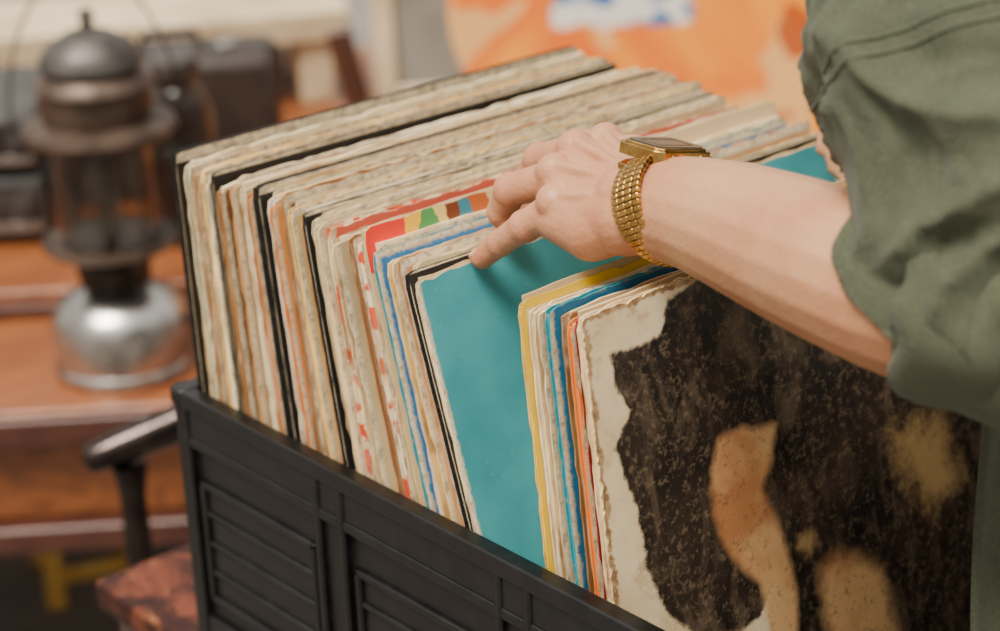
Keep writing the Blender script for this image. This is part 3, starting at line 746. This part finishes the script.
make("lid",MB().lathe([(.001,.201),(.027,.201),(.027,.216),(.022,.219),(.001,.219)],32,M),DKM,e)
# ---------------------------------------------------------------- stereo receivers, suitcase
GREY=noisy("brushed_grey",(.09,.085,.08),(.05,.046,.042),30,.45,metal=.6); BLK=noisy("black_enamel",(.012,.011,.010),(.025,.022,.02),20,.4); SILV=noisy("silver_trim",(.36,.35,.33),(.25,.24,.22),40,.35,metal=.9)
def stackrec(i,z,w,h,lab,bd_,fp):
    M0=frame(50-i*4,244,TZ); p=M0.translation.copy(); p.z=z+HZ
    M=Matrix.Translation(p)@Matrix.Rotation(YAW,4,'Z')@Matrix.Translation((-w,.01*i,0))
    e=empty("stereo_receiver",M@Vector((w/2,.12,0)),lab,"stereo")
    make("casing",MB().box(0,w,.004,.24,.005,h,0,M),bd_,e,bevel=.004)
    make("front_panel",MB().box(.006,w-.006,0,.005,.010,h-.004,0,M),fp,e,bevel=.002)
    make("trim_strip",MB().box(.004,w-.004,-.003,.001,h*.22,h*.36,0,M),SILV,e,bevel=.001)
    make("dial_window",MB().box(.03,w*.5,-.002,.001,h*.5,h*.85,0,M),BLK if fp is not BLK else GREY,e,bevel=.001)
    for k in range(5): make("knob",MB().lathe([(.001,0),(.010,0),(.009,.012),(.001,.012)],20,M@Matrix.Translation((w*.58+k*w*.09,0,h*.65))@Matrix.Rotation(math.pi/2,4,'X')),GREY,e)
    for x in (.02,w-.04):
        for y in (.02,.2): make("foot",MB().box(x,x+.02,y,y+.02,0,.0055,0,M),BLK,e)
stackrec(0,TZ+.0005,.36,.080,"black stereo receiver with silver trim",BLK,GREY)
stackrec(1,TZ+.0810,.34,.070,"dark grey metal stereo tuner stacked on a receiver",GREY,BLK)
CASE=noisy("dark_brown_leather",(.032,.019,.012),(.018,.010,.007),18,.55,bst=.3)
M=frame(78,206,TZ); M=M@Matrix.Rotation(.03,4,'Z'); wS=.255
e=empty("suitcase",M@Vector((wS/2,.07,0)),"dark brown leather suitcase standing upright behind the lantern","suitcase")
make("case_shell",MB().box(0,wS,0,.12,0,.175,0,M),CASE,e,bevel=.015)
make("rim_band",MB().box(-.002,wS+.002,.050,.067,-.0,.177,0,M),BLK,e,bevel=.003)
make("handle",MB().tube([M@Vector((wS*.35,.058,.175)),M@Vector((wS*.38,.058,.195)),M@Vector((wS*.62,.058,.195)),M@Vector((wS*.65,.058,.175))],.006,10),BLK,e)
for x in (.05,wS-.07): make("clasp",MB().box(x,x+.022,.045,.072,.174,.181,0,M),SILV,e,bevel=.001)
# ---------------------------------------------------------------- cream shelf behind, frames, sign
CREAM=noisy("cream_paint",(.66,.52,.33),(.48,.36,.21),10,.5)
GREYP=noisy("grey_board",(.25,.23,.19),(.17,.155,.125),6,.7)
pA=W(-60,76,2.78); zt=pA.z-HZ; pB=WZ(352,40,zt)
dv=(pB-pA); yawc=math.atan2(dv.y,dv.x); Lc=Vector((dv.x,dv.y)).length
Mc=Matrix.Translation((pA.x,pA.y,HZ))@Matrix.Rotation(yawc,4,'Z')
ct=empty("cream_shelf",Mc@Vector((Lc/2,.1,TZ)),"cream painted wooden shelf unit standing on the bench","shelf")
make("shelf_top",MB().box(0,Lc,0,.22,zt,zt+.045,0,Mc),CREAM,ct,bevel=.004)
for x in (.04,Lc-.075):
    for y in (.01,.16): make("leg",MB().box(x,x+.048,y,y+.045,TZ,zt-.0005,0,Mc),CREAM,ct,bevel=.003)
make("back_board",MB().box(.09,Lc-.08,.18,.19,TZ,zt-.0005,0,Mc),CASE,ct)
def pframe(px0,px1,py,zbase,h,bar,thick,matf,mati,yaw,tilt,lab):
    p0=WZ(px0,py,zbase); p1=WZ(px1,py,zbase); w=(p1-p0).length
    M=Matrix.Translation(p0)@Matrix.Rotation(yaw,4,'Z')@Matrix.Rotation(-tilt,4,'X')
    e=empty("picture_frame",M@Vector((w/2,0,0)),lab,"picture frame")
    fr=MB(); fr.box(0,bar,0,thick,0,h,0,M).box(w-bar,w,0,thick,0,h,0,M).box(bar,w-bar,0,thick,0,bar,0,M).box(bar,w-bar,0,thick,h-bar,h,0,M)
    make("frame",fr,matf,e,bevel=.003)
    make("panel",MB().box(bar*.9,w-bar*.9,thick*.5,thick*.8,bar*.9,h-bar*.9,0,M),mati,e)
pframe(376,530,112,TZ,.42,.032,.022,CREAM,GREYP,YAW,.10,"cream wooden picture frame with a grey panel, leaning upright")
p0=WZ(364,118,TZ); Mp=Matrix.Translation(p0)@Matrix.Rotation(YAW,4,'Z')@Matrix.Rotation(-.22,4,'Y')
make("wooden_plank",MB().box(-.018,.018,-.012,.012,.004,.13,0,Mp),DARKW,bevel=.003,label="short dark brown wooden plank leaning beside the cream shelf",category="plank")
m,nt,b=newmat("painted_sign"); tc=nt.nodes.new("ShaderNodeTexCoord"); v=tc.outputs["Object"]
n=tnoise(nt,v,5,3,.5,.6); n2=tnoise(nt,coords(nt,(1,1,1)),7,3,.5,.4); sx=nt.nodes.new("ShaderNodeSeparateXYZ"); nt.links.new(v,sx.inputs[0])
c_=mix(nt,ramp(nt,n,.42,.54),(.74,.15,.006),(.84,.30,.02))
c_=mix(nt,math_(nt,'MULTIPLY',ramp(nt,n2,.52,.56),.85),c_,(.72,.42,.15))
c_=mix(nt,math_(nt,'MULTIPLY',ramp(nt,tnoise(nt,v,11,3,.5,1.0),.58,.62),.9),c_,(.40,.06,.005))
nb=tnoise(nt,v,12,3,.6,.5)
up=ramp(nt,math_(nt,'ADD',sx.outputs[2],math_(nt,'MULTIPLY',math_(nt,'SUBTRACT',nb,.5),.12)),.150,.156)
lx=math_(nt,'ADD',math_(nt,'MULTIPLY',sx.outputs[0],.75),math_(nt,'MULTIPLY',sx.outputs[1],-.66))
lx=math_(nt,'ADD',lx,math_(nt,'MULTIPLY',math_(nt,'SUBTRACT',nb,.5),.12))
xx=math_(nt,'MULTIPLY',ramp(nt,lx,-.130,-.125),math_(nt,'SUBTRACT',1.0,ramp(nt,lx,.05,.055)))
f=math_(nt,'MULTIPLY',up,xx)
c2=mix(nt,ramp(nt,tnoise(nt,v,16,2,.5),.47,.53),(.70,.68,.60),(.03,.14,.36))
c_=mix(nt,f,c_,c2)
nt.links.new(c_,b.inputs["Base Color"]); b.inputs["Roughness"].default_value=.35; b.inputs["Coat Weight"].default_value=.2; SIGN=m
p0=WZ(452,140,TZ); p1=WZ(850,140,TZ)
yaws=math.atan2((p1-p0).y,(p1-p0).x); w=(p1-p0).length; Ms=Matrix.Translation(p0)@Matrix.Rotation(yaws,4,'Z')@Matrix.Rotation(-.12,4,'X')
sg=MB(); hS=.46; rr=.17; out=[]
for cx,cz,a0 in ((w-rr,rr*.3,-90),(w-rr,hS-rr,0),(rr,hS-rr,90),(rr,rr,180)):
    for k in range(13):
        a=math.radians(a0+k*90/12); out.append((cx+rr*math.cos(a),max(0,cz+rr*math.sin(a))))
nO=len(out)
vs=[(x,-.006,z) for x,z in out]+[(x,.006,z) for x,z in out]
sg.add(vs,[tuple(range(nO)),tuple(reversed(range(nO,2*nO)))]+[(i,i+nO,(i+1)%nO+nO,(i+1)%nO) for i in range(nO)],0,Ms)
make("painted_sign",sg,SIGN,smooth=False,bevel=.002,label="rounded orange painted metal sign with blue and white patches",category="sign")
# ---------------------------------------------------------------- metal stand with handle bar
IRON=noisy("dark_iron",(.06,.045,.040),(.03,.022,.020),30,.22,metal=.9,rvar=.1)
a=W(84,462,1.62); b2=W(188,419,1.64); q=W(128,452,1.625)
st=empty("iron_stand",Vector((q.x,q.y,0)),"dark iron stand with a polished horizontal handle bar","stand")
d_=(b2-a)
make("handle_bar",MB().tube([a,a+d_*.02,a+d_*.06,a+d_*.3,a+d_*.7,a+d_*1.2,a+d_*1.8],[.005,.0100,.0120,.0140,.0155,.016,.016],20),IRON,st,angle=60)
make("post",MB().tube([q+Vector((0,0,-.012)),Vector((q.x,q.y,q.z-.04)),Vector((q.x,q.y,.02))],[.014,.0105,.0115],16),IRON,st)
make("base",MB().lathe([(.001,0),(.10,0),(.10,.012),(.02,.024),(.001,.024)],32,Matrix.Translation((q.x,q.y,0))),IRON,st)
Mt=Matrix.Translation(WZ(50,612,-HZ+.001))@Matrix.Rotation(YAW+.3,4,'Z')
ts=empty("wooden_stool",Mt@Vector((.06,.06,0)),"small low pale yellow wooden stool under the bench","stool")
PALE=wood("yellow_wood",(.70,.42,.10),(.52,.28,.05),2)
for x in (0,.10):
    for y in (0,.12): make("leg",MB().box(x,x+.022,y,y+.022,0,.11,0,Mt),PALE,ts,bevel=.002)
make("seat",MB().box(-.01,.132,-.01,.152,.1105,.128,0,Mt),DARKW,ts,bevel=.003)
make("rail",MB().box(.0225,.0995,.006,.016,.03,.05,0,Mt),PALE,ts,bevel=.002)
# ---------------------------------------------------------------- light + camera
w=bpy.data.worlds.new("sky"); scene.world=w; w.use_nodes=True; nt=w.node_tree; bg=nt.nodes["Background"]
tc=nt.nodes.new("ShaderNodeTexCoord"); sx=nt.nodes.new("ShaderNodeSeparateXYZ"); nt.links.new(tc.outputs["Generated"],sx.inputs[0])
nt.links.new(mix(nt,ramp(nt,sx.outputs[2],-.05,.6),(.54,.47,.38),(1.0,.965,.91)),bg.inputs[0]); bg.inputs[1].default_value=1.15
sn=bpy.data.lights.new("sun",'SUN'); sn.energy=7.4; sn.angle=math.radians(26); sn.color=(1,.94,.84)
so=bpy.data.objects.new("sun",sn); scene.collection.objects.link(so); so.rotation_euler=Vector((-.45,-.12,1)).to_track_quat('Z','Y').to_euler()
cd=bpy.data.cameras.new("camera"); cam=bpy.data.objects.new("camera",cd); scene.collection.objects.link(cam)
Mx=Matrix((R,U,B)).transposed().to_4x4(); Mx.translation=CAM; cam.matrix_world=Mx
cd.sensor_width=36; cd.lens=FPX/1000*36; cd.clip_start=.02
cd.dof.use_dof=True; cd.dof.focus_distance=1.0; cd.dof.aperture_fstop=5.6
scene.camera=cam
